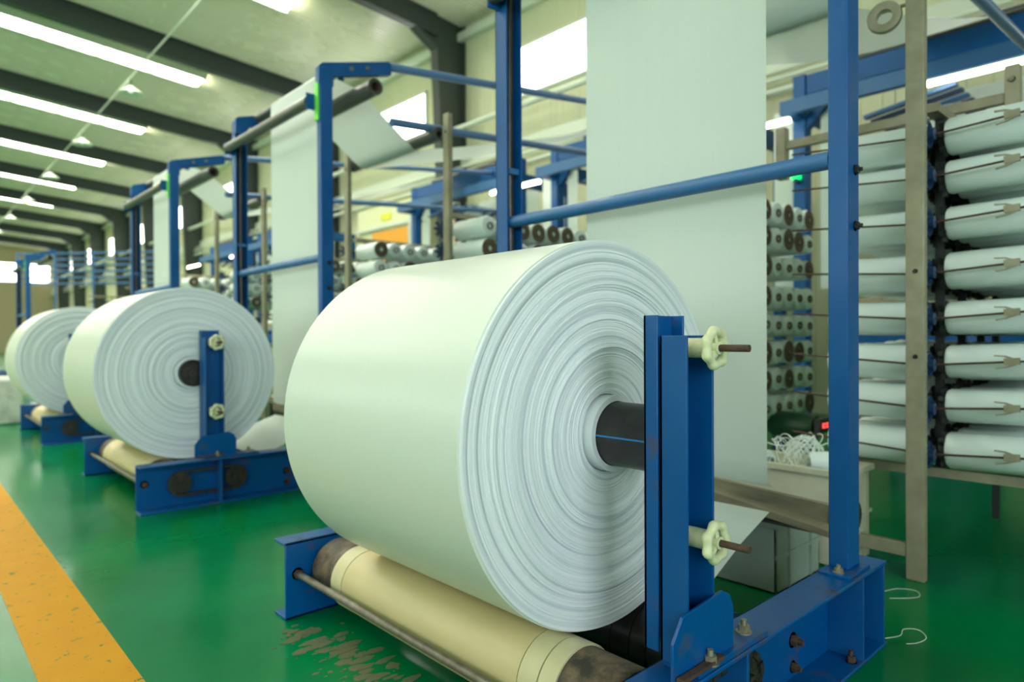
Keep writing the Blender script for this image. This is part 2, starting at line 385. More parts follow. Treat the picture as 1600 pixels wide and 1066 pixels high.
# portal frames
def rafter():
    mb = MB(); xs = (XL, XW - .75)
    for z0, z1, hw in ((0, .02, .11), (.48, .5, .11), (.02, .48, .008)):
        vs = [(x, y, zb(x) + z) for x in xs for y in (-hw, hw) for z in (z0, z1)]
        mb.add(vs, [(0, 1, 3, 2), (4, 6, 7, 5), (0, 4, 5, 1), (2, 3, 7, 6), (0, 2, 6, 4), (1, 5, 7, 3)])
    return mb
raf = obj('roof_beam', rafter(), BEAMM, smooth=False); struct(raf)
mb = MB()
xi = XW - .80
mb.prism([(XW - .02, 0), (XW - .02, zr(XW) - .02), (xi, zr(xi)), (xi - .55, zb(xi - .55)), (xi, zb(xi) - .28), (xi + .3, 0)], 'y', -.01, .01)
mb.box(XW - .04, XW - .01, -.125, .125, 0, zr(XW))
mb.prism([(xi + .3, 0), (xi, zb(xi) - .28), (xi - .55, zb(xi - .55)), (xi - .53, zb(xi - .55) + .03), (xi + .02, zb(xi) - .26), (xi + .33, 0)], 'y', -.125, .125)
coln = obj('wall_column', mb, BEAMM, smooth=False); struct(coln)
for i in range(-2, 9):
    y = 11.9 + 5.85 * i
    if y == 11.9:
        raf.location.y = y; coln.location.y = y; continue
    for o in (raf, coln):
        c = o.copy(); C.objects.link(c); c.location.y = y
# eave trim and wall pipes
struct(obj('trim_eave', MB().box(XW - .16, XW - .01, YN, YE, 7.72, 7.9), PIPE, smooth=False))
struct(obj('trim_wall_rail', MB().box(XW - .08, XW - .01, YN, YE, 4.95, 5.15), PIPE, smooth=False))
for k, (x, z, r) in enumerate(((9.2, 4.55, .045), (9.2, 4.72, .035), (9.25, 4.85, .03), (9.0, 5.6, .06))):
    o = obj('wall_pipe', MB().cyl((x, YN + .3, z), (x, YE - .3, z), r, n=12), PIPE)
    tag(o, ['lowest pale pipe running along the back wall', 'second pale pipe from the bottom along the back wall',
            'third thin pale pipe along the back wall', 'thickest pale pipe, highest along the back wall'][k], 'pipe', 'pipes along the back wall')

# ------------------------------------------------------------------ skylight strips
ORD = ['first', 'second', 'third', 'fourth', 'fifth', 'sixth', 'seventh', 'eighth', 'ninth', 'tenth', 'eleventh', 'twelfth', 'thirteenth']
def rounded(x0, x1, y0, y1, r=.09):
    p = []
    for cx, cy, a0 in ((x1 - r, y0 + r, -90), (x1 - r, y1 - r, 0), (x0 + r, y1 - r, 90), (x0 + r, y0 + r, 180)):
        for k in range(4):
            a = math.radians(a0 + 30 * k); p.append((cx + r * math.cos(a), cy + r * math.sin(a)))
    return p
sl = thing('skylight_strip', (6.3, 14.0, zr(6.3)), 'x', 'skylight', 'glowing roof light strips across the ceiling')
SEG = 1.22
for k in range(12):
    x1 = 6.3 - k * SEG; x0 = x1 - SEG + .10
    poly = rounded(x0, x1, 13.68, 14.34)
    mb = MB(); mb.prism(poly, 'z', -.17, -.14); mb.v = [(x, y, zr(x) + z) for x, y, z in mb.v]
    obj('diffuser', mb, GLOW_SKY, sl, smooth=False)
for y in (13.62, 14.36):
    mb = MB(); mb.bar((6.36, y + .02, zr(6.36) - .09), (6.3 - 12 * SEG, y + .02, zr(6.3 - 12 * SEG) - .09), .05, .17)
    obj('frame', mb, PIPE, sl, smooth=False)
K = kids()
for i in range(-1, 8):
    if i == 0: c = sl
    else: c = copy_tree(sl, K)
    c.location.y = 13.7 + 5.85 * i
    names = {-2: 'glowing roof light strip behind the camera, farthest back', -1: 'glowing roof light strip above the nearest winder',
             0: 'glowing roof light strip cut off by the top edge of the photo'}
    c['label'] = names.get(i, 'glowing roof light strip, %s one down the ceiling beyond the cut-off strip' % ORD[i - 1] if i > 0 else '')

# conduit and hanging conical lamps
tag(obj('ceiling_conduit', MB().cyl((4.42, YN + .5, 7.66), (4.42, YE - 1, 7.66), .02, n=10), PIPE), 'thin pale conduit running the length of the hall under the beams', 'conduit')
hp = thing('hanging_lamp', (4.42, 18.9, 7.3), 'x', 'lamp', 'small conical lamps along the ceiling conduit')
obj('cord', MB().cyl((4.42, 18.9, 7.64), (4.42, 18.9, 7.42), .015, n=8), BEAMM, hp)
obj('lamp_shade', MB().lathe((4.42, 18.9, 7.46), (0, 0, -1), [(0, .05), (.06, .09), (.20, .30), (.21, .30), (.205, .28), (.07, .07)], 24), PIPE, hp)
obj('bulb', MB().lathe((4.42, 18.9, 7.38), (0, 0, -1), [(0, .02), (.03, .05), (.07, .05), (.1, .0)], 12), GLOW_LAMP, hp)
K = kids()
for i in range(7):
    c = hp if i == 0 else copy_tree(hp, K)
    c.location.y = 18.9 + 5.95 * i
    c['label'] = 'pale conical lamp on the ceiling conduit, %s from the camera' % ORD[i]

# ================================================================== WINDER
def C_chan(mb, x0, x1, yw, yt, z0, z1, t=.008, tf=.012):
    # C-channel lying along x: web at yw, flanges reaching yt
    a, b = min(yw, yt), max(yw, yt)
    s_ = 1 if yt > yw else -1
    mb.box(x0, x1, min(yw, yw + s_ * t), max(yw, yw + s_ * t), z0, z1)
    mb.box(x0, x1, a, b, z0, z0 + tf); mb.box(x0, x1, a, b, z1 - tf, z1)
    return mb
def hexnut(mb, p, axis, r, h):
    mb.lathe(p, axis, [(0, r), (h, r)], 6)
    d = Vector(axis).normalized()
    mb.cyl(Vector(p), Vector(p) + d * (h * 1.9), r * .5, n=12)
    mb.lathe(Vector(p) - d * h * .25, d, [(0, r * 1.35), (h * .25, r * 1.35)], 16)
    return mb
def wheel_mb(cx, cy, cz):
    mb = MB(); n = 72; mr = 14; vs = []; fs = []
    for i in range(n):
        a = 2 * PI * i / n
        R = .0395 + .0020 * math.cos(7 * a); rr = .0112 + .0010 * math.cos(7 * a)
        for j in range(mr):
            b = 2 * PI * j / mr
            q = R + rr * math.cos(b)
            vs.append((cx + q * math.cos(a), cy + rr * math.sin(b) * 1.05, cz + q * math.sin(a)))
    for i in range(n):
        for j in range(mr):
            fs.append((i * mr + j, i * mr + (j + 1) % mr, ((i + 1) % n) * mr + (j + 1) % mr, ((i + 1) % n) * mr + j))
    mb.add(vs, fs)
    mb.cyl((cx, cy + .012, cz), (cx, cy - .012, cz), .015, n=20)
    for k in range(3):
        a = PI / 2 + k * 2 * PI / 3 + .3
        mb.bar((cx, cy, cz), (cx + .04 * math.cos(a), cy, cz + .04 * math.sin(a)), .012, .012, (0, 1, 0))
    return mb

def build_winder():
    t = thing('winder', (1.8, 1.7, 0), 'x', 'winding machine', 'blue fabric winders in a row along the aisle')
    # near side beam
    b = obj('side_beam', C_chan(MB(), 1.105, 2.575, .965, .84, 0, .30), BLUEW, t, bevel=.003)
    for x in (1.585, 2.36, 2.55):
        obj('stiffener', MB().box(x, x + .012, .843, .957, .012, .288), BLUE, b, bevel=.001)
    for x, z in ((2.09, .13), (1.155, .172)):
        obj('nut', hexnut(MB(), (x, .957, z), (0, -1, 0), .019, .018), RUST, b)
    obj('nut', hexnut(MB(), (2.09, .957, .045), (0, -1, 0), .015, .015), RUST, b)
    obj('nut', hexnut(MB(), (2.33, .87, .012), (0, 0, 1), .014, .02), RUST, b)
    # sprockets and drive chain in the beam's pocket
    for x in (1.36, 1.70):
        mb = MB(); n = 18; prof = []
        for i in range(n * 2):
            a = PI * i / n; r = .070 if i % 2 else .060
            prof.append((x + r * math.cos(a), .155 + r * math.sin(a)))
        mb.prism(prof, 'y', .905, .915); mb.cyl((x, .957, .155), (x, .885, .155), .024, n=16)
        mb.cyl((x, .885, .155), (x, .870, .155), .012, n=12)
        obj('sprocket', mb, GREASE, t)
    pts = []
    for k in range(9): a = PI / 2 + PI * k / 8; pts.append((1.36 + .075 * math.cos(a), .91, .155 + .075 * math.sin(a)))
    for k in range(9): a = -PI / 2 + PI * k / 8; pts.append((1.70 + .075 * math.cos(a), .91, .155 + .075 * math.sin(a)))
    lp = []
    P_ = [Vector(p) for p in pts] + [Vector(pts[0])]
    for a_, b_ in zip(P_, P_[1:]):
        L_ = (b_ - a_).length; k = max(1, round(L_ / .02))
        for j in range(k): lp.append(a_.lerp(b_, j / k))
    mb = MB()
    for i, p in enumerate(lp):
        q = lp[(i + 1) % len(lp)]; e = (q - p) * .12
        mb.bar(p - e, q + e, .026 if i % 2 else .018, .018, (0, 0, 1) if abs((q - p).z) < .01 else (1, 0, 0))
    obj('drive_chain', mb, GREASE, t)
    # far side beam
    b2 = obj('side_beam', C_chan(MB(), 1.105, 2.575, 2.50, 2.60, 0, .30), BLUEW, t, bevel=.003)
    obj('nut', hexnut(MB(), (1.155, 2.50, .172), (0, -1, 0), .018, .02), RUST, b2)
    obj('tie_rod', MB().cyl((1.155, .957, .172), (1.155, 2.5, .172), .013, n=16), GREYROD, t)
    # cross members under the rollers
    obj('cross_member', MB().box(2.2, 2.26, .965, 2.5, .02, .08), BLUE, t)
    # two drive rollers
    for x in (1.31, 1.695):
        r = obj('drive_roller', MB().cyl((x, 1.285, .175), (x, 2.22, .175), .118, n=48), ROLLERT if x < 1.5 else BLACK, t)
        obj('roller_end', MB().lathe((x, .985, .175), (0, 1, 0), [(0, .07), (.003, .108), (.012, .113), (.25, .113)], 40), ROLLERD if x < 1.5 else GREASE, r)
        obj('roller_end', MB().lathe((x, 2.475, .175), (0, -1, 0), [(0, .07), (.003, .108), (.012, .113), (.22, .113)], 40), ROLLERD, r)
        for y0, y1 in ((1.215, 1.281), (1.155, 1.210), (2.224, 2.30)):
            obj('roller_wrap', MB().lathe((x, y0, .175), (0, 1, 0), [(0, .112), (0, .119), (y1 - y0, .119), (y1 - y0, .112)], 48, closed=True), ROLLERC if x < 1.5 else BLACK, r)
        obj('axle', MB().cyl((x, .93, .175), (x, .99, .175), .022, n=16).cyl((x, 2.47, .175), (x, 2.502, .175), .022, n=16), RUST, r)
    # roll stand: two channels, hand wheels, gusset and foot
    for (yn, ys, sgn) in ((.947, .872, 1),):
        s_ = obj('roll_stand', MB().box(1.358, 1.479, .939, .947, .315, 1.10).box(1.358, 1.366, .872, .947, .315, 1.10).box(1.471, 1.479, .872, .947, .315, 1.10), BLUE, t, bevel=.0015)
        obj('clamp_channel', MB().box(1.358, 1.475, .986, .994, .33, 1.15).box(1.358, 1.366, .953, .994, .33, 1.15).box(1.467, 1.475, .953, .994, .33, 1.15), BLUEW, s_, bevel=.0015)
        for z in (1.07, .612):
            obj('spacer_tube', MB().cyl((1.42, .939, z), (1.42, .846, z), .024, n=24), CREAMW, s_)
            obj('hand_wheel', wheel_mb(1.42, .833, z), CREAMW, s_)
            tip = MB().cyl((1.42, .85, z), (1.42, .748, z), .0085, n=16)
            obj('threaded_rod', tip, RUST, s_)
        poly = [(1.285, .315), (1.285, .40), (1.325, .452), (1.50, .468), (1.535, .45), (1.552, .415), (1.552, .315)]
        obj('gusset', MB().prism(poly, 'y', .862, .870), BLUEW, s_, bevel=.0015)
        obj('foot_plate', MB().box(1.365, 1.70, .845, .945, .300, .316), BLUEW, s_, bevel=.002)
        obj('shim_bar', MB().box(1.29, 1.47, .838, .858, .3165, .326), RUST, s_, bevel=.001)
        for x, y in ((1.425, .852), (1.64, .882)):
            obj('bolt', hexnut(MB(), (x, y, .32), (0, 0, 1), .0155, .016), BOLT, s_)
    # uprights
    u1 = obj('upright', MB().box(2.34, 2.44, .882, .948, .308, 3.12), BLUE, t, bevel=.006)
    obj('base_plate', MB().box(2.27, 2.46, .855, .955, .300, .309), BLUEW, u1, bevel=.001)
    obj('bolt', hexnut(MB(), (2.305, .90, .311), (0, 0, 1), .014, .012), BOLT, u1)
    for z in (1.66, 1.47): obj('bolt', hexnut(MB(), (2.405, .882, z), (0, -1, 0), .014, .012), GREASE, u1)
    u2m = MB().box(2.34, 2.45, 2.648, 2.656, .30, 3.12).box(2.34, 2.348, 2.57, 2.656, .30, 3.12).box(2.442, 2.45, 2.57, 2.656, .30, 3.12)
    u2 = obj('upright', u2m, BLUE, t, bevel=.002)
    obj('base_plate', MB().box(2.27, 2.48, 2.52, 2.66, .30, .309), BLUEW, u2)
    obj('cable', MB().tube([(2.395, 2.61, .4), (2.397, 2.605, 1.2), (2.393, 2.61, 2.0), (2.395, 2.605, 3.0)], .022, 12), BLACK, u2)
    for z in (1.05, 1.95): obj('cable_clip', MB().box(2.36, 2.43, 2.575, 2.60, z, z + .03), BLUEP, u2)
    # brace pipe between the uprights and arms on top
    obj('cross_bar', MB().cyl((2.37, .948, 1.70), (2.39, 2.60, 1.70), .031, n=24), BLUEP, t)
    for y0, y1 in ((.915, .945), (2.57, 2.60)):
        poly = [(2.33, 2.99), (2.33, 3.12), (2.36, 3.15), (2.93, 3.31), (2.96, 3.30), (2.96, 3.21), (2.45, 3.07), (2.45, 2.99)]
        a = obj('arm', MB().prism(poly, 'y', y0 - .03, y1), BLUE, t, bevel=.002)
        for x in (2.60, 2.74): obj('bolt', hexnut(MB(), (x, y0 - .031, 3.165 + (x - 2.6) * .28), (0, -1, 0), .012, .012), BOLT, a)
    # guide rollers at the top
    obj('guide_roller', MB().cyl((2.29, .96, 2.86), (2.29, 2.62, 2.86), .043, n=24), DARKROLL, t)
    obj('guide_roller', MB().cyl((2.545, .965, 3.17), (2.545, 2.54, 3.17), .043, n=24), DARKROLL, t)
    g = obj('guide_roller', MB().ring((2.84, .93, 3.10), (2.84, 2.60, 3.10), .066, .044, n=28), DARKROLL, t)
    obj('roller_liner', MB().ring((2.84, .932, 3.10), (2.84, 1.2, 3.10), .043, .036, n=24), RUST, g)
    for q in ((2.26, 2.34, .949, .957, 2.80, 2.92), (2.52, 2.57, .947, .957, 3.08, 3.20), (2.26, 2.34, 2.62, 2.628, 2.80, 2.92)): obj('roller_bracket', MB().box(*q), BLUE, t)
    obj('green_tape', MB().box(2.325, 2.338, .90, .952, 2.72, 3.0).box(2.325, 2.345, .948, .956, 2.72, 3.0), GREEN_T, t)
    # fabric spreader: dark trough, tapered boards and round end
    poly = lambda y0, za, zb_, y1, zc, zd: [(y0, za), (y0, zb_), (y1, zd), (y1, zc)]
    obj('spreader_plate', MB().prism(poly(1.05, .325, .345, 2.45, .34, .50), 'x', 2.63, 2.66), DARKW, t)
    obj('spreader_board', MB().prism(poly(1.05, .375, .455, 2.40, .42, .53), 'x', 2.60, 2.625), WOOD, t, bevel=.003)
    obj('spreader_board', MB().add(*[[(2.56, 1.0, .335), (2.60, 1.0, .345), (2.56, 1.0, .36), (2.60, 1.0, .375), (2.56, 2.4, .50), (2.60, 2.4, .51), (2.56, 2.4, .56), (2.60, 2.4, .57)],
        [(0, 1, 3, 2), (4, 6, 7, 5), (0, 4, 5, 1), (2, 3, 7, 6), (0, 2, 6, 4), (1, 5, 7, 3)]]), WOOD, t, bevel=.002)
    obj('spreader_bar', MB().cyl((2.64, 1.0, .352), (2.64, 2.45, .34), .016, n=14), DARKW, t)
    obj('spreader_hub', MB().cyl((2.63, .975, .42), (2.63, 1.02, .42), .055, n=28).cyl((2.63, .965, .42), (2.63, .975, .42), .06, n=28), GREASE, t)
    for q in ((2.60, 2.70, .985, .995, .0, .38), (2.60, 2.70, 2.46, 2.47, .0, .50)): obj('spreader_bracket', MB().box(*q), DARKW, t)
    return t
W0 = build_winder()
K = kids()
WD = {0: 'blue winder in the foreground holding the biggest roll, hand wheels seen side-on',
      1: 'second blue winder down the row, hand wheels facing the camera',
      2: 'third blue winder down the row, mostly hidden behind the second roll',
      5: 'farthest blue winder, only its post and arm showing at left edge'}
UY = {0: 0.0, 1: 3.74, 2: 7.44, 5: 19.0}
winders = {}
for k in (0, 1, 2, 5):
    c = W0 if k == 0 else copy_tree(W0, K)
    c.location.y = 1.7 + UY[k]; c['label'] = WD[k]; winders[k] = c
for ch in winders[1].children:
    if ch.name.startswith('roll_stand'): ch.location.x += .145

# ------------------------------------------------------------------ fabric rolls
def build_roll(name, xc, zc, R, y0, y1, label, seed, rings, prot=.215):
    rnd = random.Random(seed)
    t = thing(name, (xc, (y0 + y1) / 2, zc - R), label, 'fabric roll', 'big white rolls of woven fabric on the winders')
    mb = MB(); n = 128
    mb.lathe((xc, y0 + .004, zc), (0, 1, 0), [(.05, .2), (.05, R - .03), (0, R - .006), (.004, R), (y1 - y0 - .008, R), (y1 - y0 - .004, R - .02)], n)
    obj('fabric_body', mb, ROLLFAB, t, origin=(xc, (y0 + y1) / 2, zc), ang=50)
    # wound end: every layer a little proud or sunk
    prof = []; r = R - .004; off = 0.0; prof.append((.010, r))
    step = (R - .115) / rings
    base = [rnd.uniform(-.008, .008) for _ in range(24)]
    for i in range(rings):
        u = i / rings
        b = base[int(u * 22)] * (1 - (u * 22) % 1) + base[int(u * 22) + 1] * ((u * 22) % 1)
        off = b + rnd.uniform(-.0022, .0022) + (.012 * max(0, (u - .86) / .14) ** 1.5)
        if u < .03: off = -.002
        prof.append((off, r - step * .12)); prof.append((off + rnd.uniform(-.0008, .0008), r - step * .85)); r -= step
    prof.append((.03, r)); prof.append((.03, .10))
    mb = MB(); n = 144
    vs = []; fs = []
    ph = [rnd.uniform(0, 6.28) for _ in prof]
    for j, (o_, rr) in enumerate(prof):
        for i in range(n):
            a = 2 * PI * i / n
            wv = .0011 * math.sin(2 * a + j * .05) + .0007 * math.sin(3 * a + ph[j // 6 * 6])
            re = rr + (.0012 * math.sin(a * 2 + rr * 30) if 0 < j < len(prof) - 2 else 0)
            vs.append((xc + re * math.cos(a), y0 + o_ + (wv if j else 0), zc + re * math.sin(a)))
    for j in range(len(prof) - 1):
        for i in range(n):
            fs.append((j * n + i, j * n + (i + 1) % n, (j + 1) * n + (i + 1) % n, (j + 1) * n + i))
    mb.add(vs, fs)
    obj('wound_end', mb, ROLLEND, t, origin=(xc, y0, zc), ang=30)
    obj('core_sleeve', MB().ring((xc, y0 - .022, zc), (xc, y0 + .06, zc), .108, .092, n=48), ROLLEND, t, origin=(xc, y0, zc))
    c = obj('core_tube', MB().ring((xc, y0 - prot, zc), (xc, y1 + .12, zc), .090, .078, n=48), BLACK, t)
    obj('blue_stripe', MB().add([(xc - .0906 * math.cos(a), yy, zc + .0906 * math.sin(a)) for yy in (y0 - prot + .001, y0 + .02) for a in (.02, .07)] +
                                [(xc - .088 * math.cos(a), yy, zc + .088 * math.sin(a)) for yy in (y0 - prot + .001, y0 + .02) for a in (.02, .07)],
                                [(0, 1, 3, 2), (4, 6, 7, 5), (0, 2, 6, 4), (1, 5, 7, 3), (0, 4, 5, 1), (2, 3, 7, 6)]), mat('stripe_blue', (.02, .22, .62), .4), c)
    obj('core_plug', MB().cyl((xc, y0 - prot * .5, zc), (xc, y0 - prot * .3, zc), .078, n=32).cyl((xc, y0 - prot + .001, zc), (xc, y0 - prot * .35, zc), .03, n=20), GREASE, t)
    return t
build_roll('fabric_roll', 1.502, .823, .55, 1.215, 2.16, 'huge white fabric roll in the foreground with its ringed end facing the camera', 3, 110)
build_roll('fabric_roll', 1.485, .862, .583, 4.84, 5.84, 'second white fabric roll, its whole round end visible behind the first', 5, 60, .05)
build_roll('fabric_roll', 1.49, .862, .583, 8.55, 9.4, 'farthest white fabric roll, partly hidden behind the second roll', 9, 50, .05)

# ------------------------------------------------------------------ fabric webs
def arc(cx, cz, r, a0, a1, n=8):
    return [(cx + r * math.cos(math.radians(a0 + (a1 - a0) * i / n)), cz + r * math.sin(math.radians(a0 + (a1 - a0) * i / n))) for i in range(n + 1)]
def web(uy, dx, dz, y0, y1, label, xl=7.32, zl=3.97):
    path = [(2.02, .205), (2.30, .33), (2.52, .405)]
    o1 = path
    mb = MB()
    def strip(pth, ya, yb, ny=10):
        vs = []; fs = []; n = len(pth)
        for (x, z) in pth:
            for j in range(ny + 1): vs.append((x, ya + (yb - ya) * j / ny, z))
        for i in range(n - 1):
            for j in range(ny): fs.append((i * (ny + 1) + j, (i + 1) * (ny + 1) + j, (i + 1) * (ny + 1) + j + 1, i * (ny + 1) + j + 1))
        mb.add(vs, fs)
    ya, yb = y0 + uy, y1 + uy
    strip(path, ya, yb)
    p = [(2.545, .50), (2.505, .52), (2.50, .60)] + [(2.50, .6 + 2.53 * i / 10) for i in range(1, 10)] + arc(2.545, 3.17, .046, 175, 95, 5) + arc(2.84, 3.10, .069, 100, 35, 5)
    p += arc(dx, dz, .064, 215, 290, 8)
    N_ = 8; e = p[-1]
    p += [(e[0] + (xl - e[0]) * i / N_, e[1] + (zl - e[1]) * i / N_ - .08 * math.sin(PI * i / N_)) for i in range(1, N_ + 1)]
    strip(p, ya, yb)
    o = obj('fabric_web', mb, FABRIC, origin=(2.5, (ya + yb) / 2, 0), ang=60)
    tag(o, label, 'fabric', 'white fabric webs running from the looms down to the winders')
web(0, 3.35, 2.72, 1.245, 2.165, 'wide white woven fabric hanging straight down behind the nearest winder')
web(3.72, 3.43, 2.83, 1.25, 2.17, 'white fabric web looped over the top rollers of the second winder')
web(7.44, 3.43, 2.83, 1.25, 2.17, 'white fabric web looped over the top rollers of the third winder')

# ------------------------------------------------------------------ roller stands with tall tan posts
def stand(uy, ya, yb, dx, dz, ztop, yend, label):
    t = thing('roller_stand', (3.35, (ya + yb) / 2 + uy, 0), label, 'stand', 'tall tan steel roller stands behind the winders')
    for y in (ya, yb):
        p_ = obj('post', MB().box(3.33, 3.375, y + uy - .035, y + uy + .04, 0, ztop), TAN, t, bevel=.004)
        for z in (1.0, 1.38, ztop - .15): obj('bolt', hexnut(MB(), (3.33, y + uy, z), (-1, 0, 0), .008, .006), GREASE, p_)
    obj('rail', MB().box(3.335, 3.37, ya + uy, (yb if uy else 1.21) + uy, .10, .16), TAN, t, bevel=.003)
    r = obj('guide_roller', MB().ring((dx, yend + uy, dz), (dx, 2.36 + uy, dz), .060, .030, n=32), DARKROLL, t)
    if uy == 0:
        obj('hook', MB().cyl((3.36, 1.0, 2.585), (3.36, 1.13, 2.585), .008, n=10), TAN, t)
        cr = obj('cardboard_ring', MB().lathe((3.35, 1.10, 2.552), (-1, -.12, .05), [(-.02, .034), (-.02, .066), (0, .073), (.018, .070), (.022, .060), (.016, .034)], 40, closed=True), TAN, origin=(3.35, 1.10, 2.552))
        tag(cr, 'grey-brown cardboard core ring hung at the top of the tall tan post', 'ring')
    return t
stand(0, .97, 2.33, 3.35, 2.72, 3.3, 1.27, 'tall tan steel post stand behind the nearest winder, open tube end near its top')
stand(3.72, .68, 2.33, 3.43, 2.83, 2.93, .90, 'tan post stand carrying the dark roller behind the second winder')
stand(7.44, .68, 2.33, 3.43, 2.83, 2.93, .90, 'tan post stand carrying the dark roller behind the third winder')

# ------------------------------------------------------------------ tie rods to the looms
for k, uy in enumerate((0, 3.72, 7.44)):
    who = ['nearest', 'second', 'third'][k]
    for j, (y, x0, z0, x1, z1) in enumerate(((.98, 2.95, 3.30, 7.32, 3.82), (.98, 3.0, 2.86, 7.4, 3.2))):
        t = obj('stay_rod', MB().cyl((x0, y + uy, z0), (x1, y + uy, z1), .034, n=12), STAY)
        tag(t, 'long thin blue stay rod from the %s winder, %s of its two' % (who, ['upper', 'lower'][j]), 'rod', 'blue stay rods between winders and looms')

# ================================================================== CREELS
ROWZ = [2.02, 1.83, 1.62, 1.39, 1.18, .97, .77, .56]
def creel(uy, ys, x0, ncol, dx, label, near=False):
    t = thing('creel', (x0 + ncol * dx / 2, ys + uy, 0), label, 'creel', 'tan and black bobbin creels behind the winders')
    x1 = x0 + (ncol - 1) * dx
    for i in range(0, ncol + 1, 2):
        x = min(x0 + i * dx + dx / 2, x1 + .06)
        obj('upright', MB().box(x - .012, x + .012, ys + uy - .018, ys + uy + .018, (.42 if near and i < ncol - 1 else 0), 2.17), TAN if i and not near else DISCK, t)
    for z in ROWZ:
        obj('spindle_rail', MB().box(x0 - .05, x1 + .08, ys + uy - .02, ys + uy + .02, z - .018, z + .018), DISCK, t)
    obj('rail', MB().box(x0 - .05, x1 + .08, ys + uy - .03, ys + uy + .03, 2.14, 2.18), TAN, t)
    for (ya, yb) in ((ys - .36, ys + .62),):
        obj('floor_rail', MB().box(x0 + .02, x0 + .07, ya + uy, yb + uy, .42, .465), TAN, t)
        if not near:
            obj('foot', MB().box(x0 + .02, x0 + .07, ya + uy, ya + uy + .05, 0, .43), TAN, t)
            obj('foot', MB().box(x1, x1 + .05, yb + uy - .05, yb + uy, 0, .43), TAN, t)
    if not near and uy in (3.72, 7.44):
        for z in ROWZ[:4]:
            d = MB(); yy = ys - .01 + uy; xx = x0 - .17
            d.cyl((xx, yy, z), (xx, yy - .03, z), .045, n=16)
            for q in range(8):
                a = q * PI / 4; d.bar((xx, yy - .015, z), (xx + .078 * math.cos(a), yy - .015, z + .078 * math.sin(a)), .022, .02, (0, 1, 0))
            obj('tension_disc', d, DISCB, t)
            obj('rail_arm', MB().box(x0 - .20, x0 - .05, ys + uy - .008, ys + uy + .008, z - .015, z + .015), DISCK, t)
    if near:
        for r, z in enumerate(ROWZ):
            sl_ = .045
            for s_ in (-1, 1):
                ye = ys + s_ * .62
                g = obj('guide_rod', MB().cyl((x0 - .13, ys + s_ * .03 + uy, z - .01), (x0 - .13, ye + uy, z + sl_ * .9 - .01), .005, n=8), RUST, t)
            yf = .656 + uy; zf = z + .01
            f = MB().bar((x0 - .135, yf + .02, zf), (x0 - .135, yf - .035, zf + .004), .02, .03)
            f.bar((x0 - .135, yf - .02, zf + .010), (x0 - .135, yf + .018, zf + .024), .012, .008).bar((x0 - .135, yf + .018, zf + .024), (x0 - .135, yf + .055, zf + .026), .012, .006).bar((x0 - .135, yf - .02, zf - .010), (x0 - .135, yf + .018, zf - .024), .012, .008).bar((x0 - .135, yf + .018, zf - .024), (x0 - .135, yf + .05, zf - .030), .012, .006)
            obj('yarn_fork', f, TAN, t)
            obj('rail_arm', MB().box(x0 - .14, x0 + .0, ys + uy - .012, ys + uy + .012, z - .02, z + .0), DISCK, t)
            # blue spoked disc in front of the spine
            d = MB(); yy = ys - .012 + uy; xx = x0 - .15
            d.lathe((xx, yy, z - .01), (0, -1, 0), [(0, .05), (.0, .062), (.01, .062), (.01, .05)], 24, closed=True)
            d.cyl((xx, yy + .01, z - .01), (xx, yy - .032, z - .01), .028, n=16)
            for q in range(5):
                a = q * 2 * PI / 5; d.bar((xx, yy - .005, z - .01), (xx + .055 * math.cos(a), yy - .005, z - .01 + .055 * math.sin(a)), .01, .01, (0, 1, 0))
            obj('tension_disc', d, DISCB, t)
    return t
creel(0, .975, 3.62, 7, .19, 'nearest creel on the right, blue discs along its spine', True)
creel(0, 2.80, 3.80, 10, .18, 'creel between the white fabric and blue post, bobbin ends facing camera')
creel(3.72, .93, 3.62, 10, .19, 'creel seen just left of the nearest winder blue cable post')
creel(3.72, 2.80, 3.74, 10, .18, 'creel behind the second winder tan posts, above the big roll')
creel(7.44, .93, 3.62, 8, .19, 'creel seen between the second winder two blue posts')
creel(7.44, 2.80, 3.74, 8, .18, 'creel behind the third winder, only its top rows showing')
creel(11.16, .93, 3.62, 8, .19, 'far creel standing past the third winder')
creel(14.88, .93, 3.62, 8, .19, 'distant creel near the left side, two past the third winder')
creel(18.6, .93, 3.62, 8, .19, 'most distant creel visible near the left edge')

def package(R, L_, big):
    mb = MB(); mb.lathe((0, -.06, 0), (0, -1, 0), [(0, .022), (0, R * .9), (.012, R), (L_ - .02, R), (L_ - .004, R * .95), (L_, R * .90), (L_ - .001, .026)], 28)
    core = MB()
    if big: core.ring((0, -.06 - L_ + .004, 0), (0, -.06 - L_ - .003, 0), R * .95, .028, n=24)
    core.ring((0, -.026, 0), (0, -.06 - L_ - .012, 0), .030, .022, n=18)
    return mb, core
protos = []
gname = 'white yarn bobbins on the creels'
for R in (.066, .077, .086):
    for big in (0, 1):
        p_ = thing('yarn_bobbin', (0, 0, 0), 'x', 'bobbin', gname)
        a, b = package(R, .40, big)
        obj('yarn_package', a, WHITE, p_, ang=50); obj('core_tube', b, BROWN, p_)
        obj('core_hole', MB().cyl((0, -.42, 0), (0, -.44, 0), .0225, n=14), HOLE, p_)
        d = MB().cyl((0, -.028, 0), (0, -.056, 0), .05, n=14)
        for q in range(7):
            an = q * 2 * PI / 7; d.bar((0, -.045, 0), (.084 * math.cos(an), -.045, .084 * math.sin(an)), .022, .02, (0, 1, 0))
        obj('brake_disc', d, DISCK, p_)
        protos.append(p_)
K = kids(); used = set(); count = 0
rb = random.Random(11)
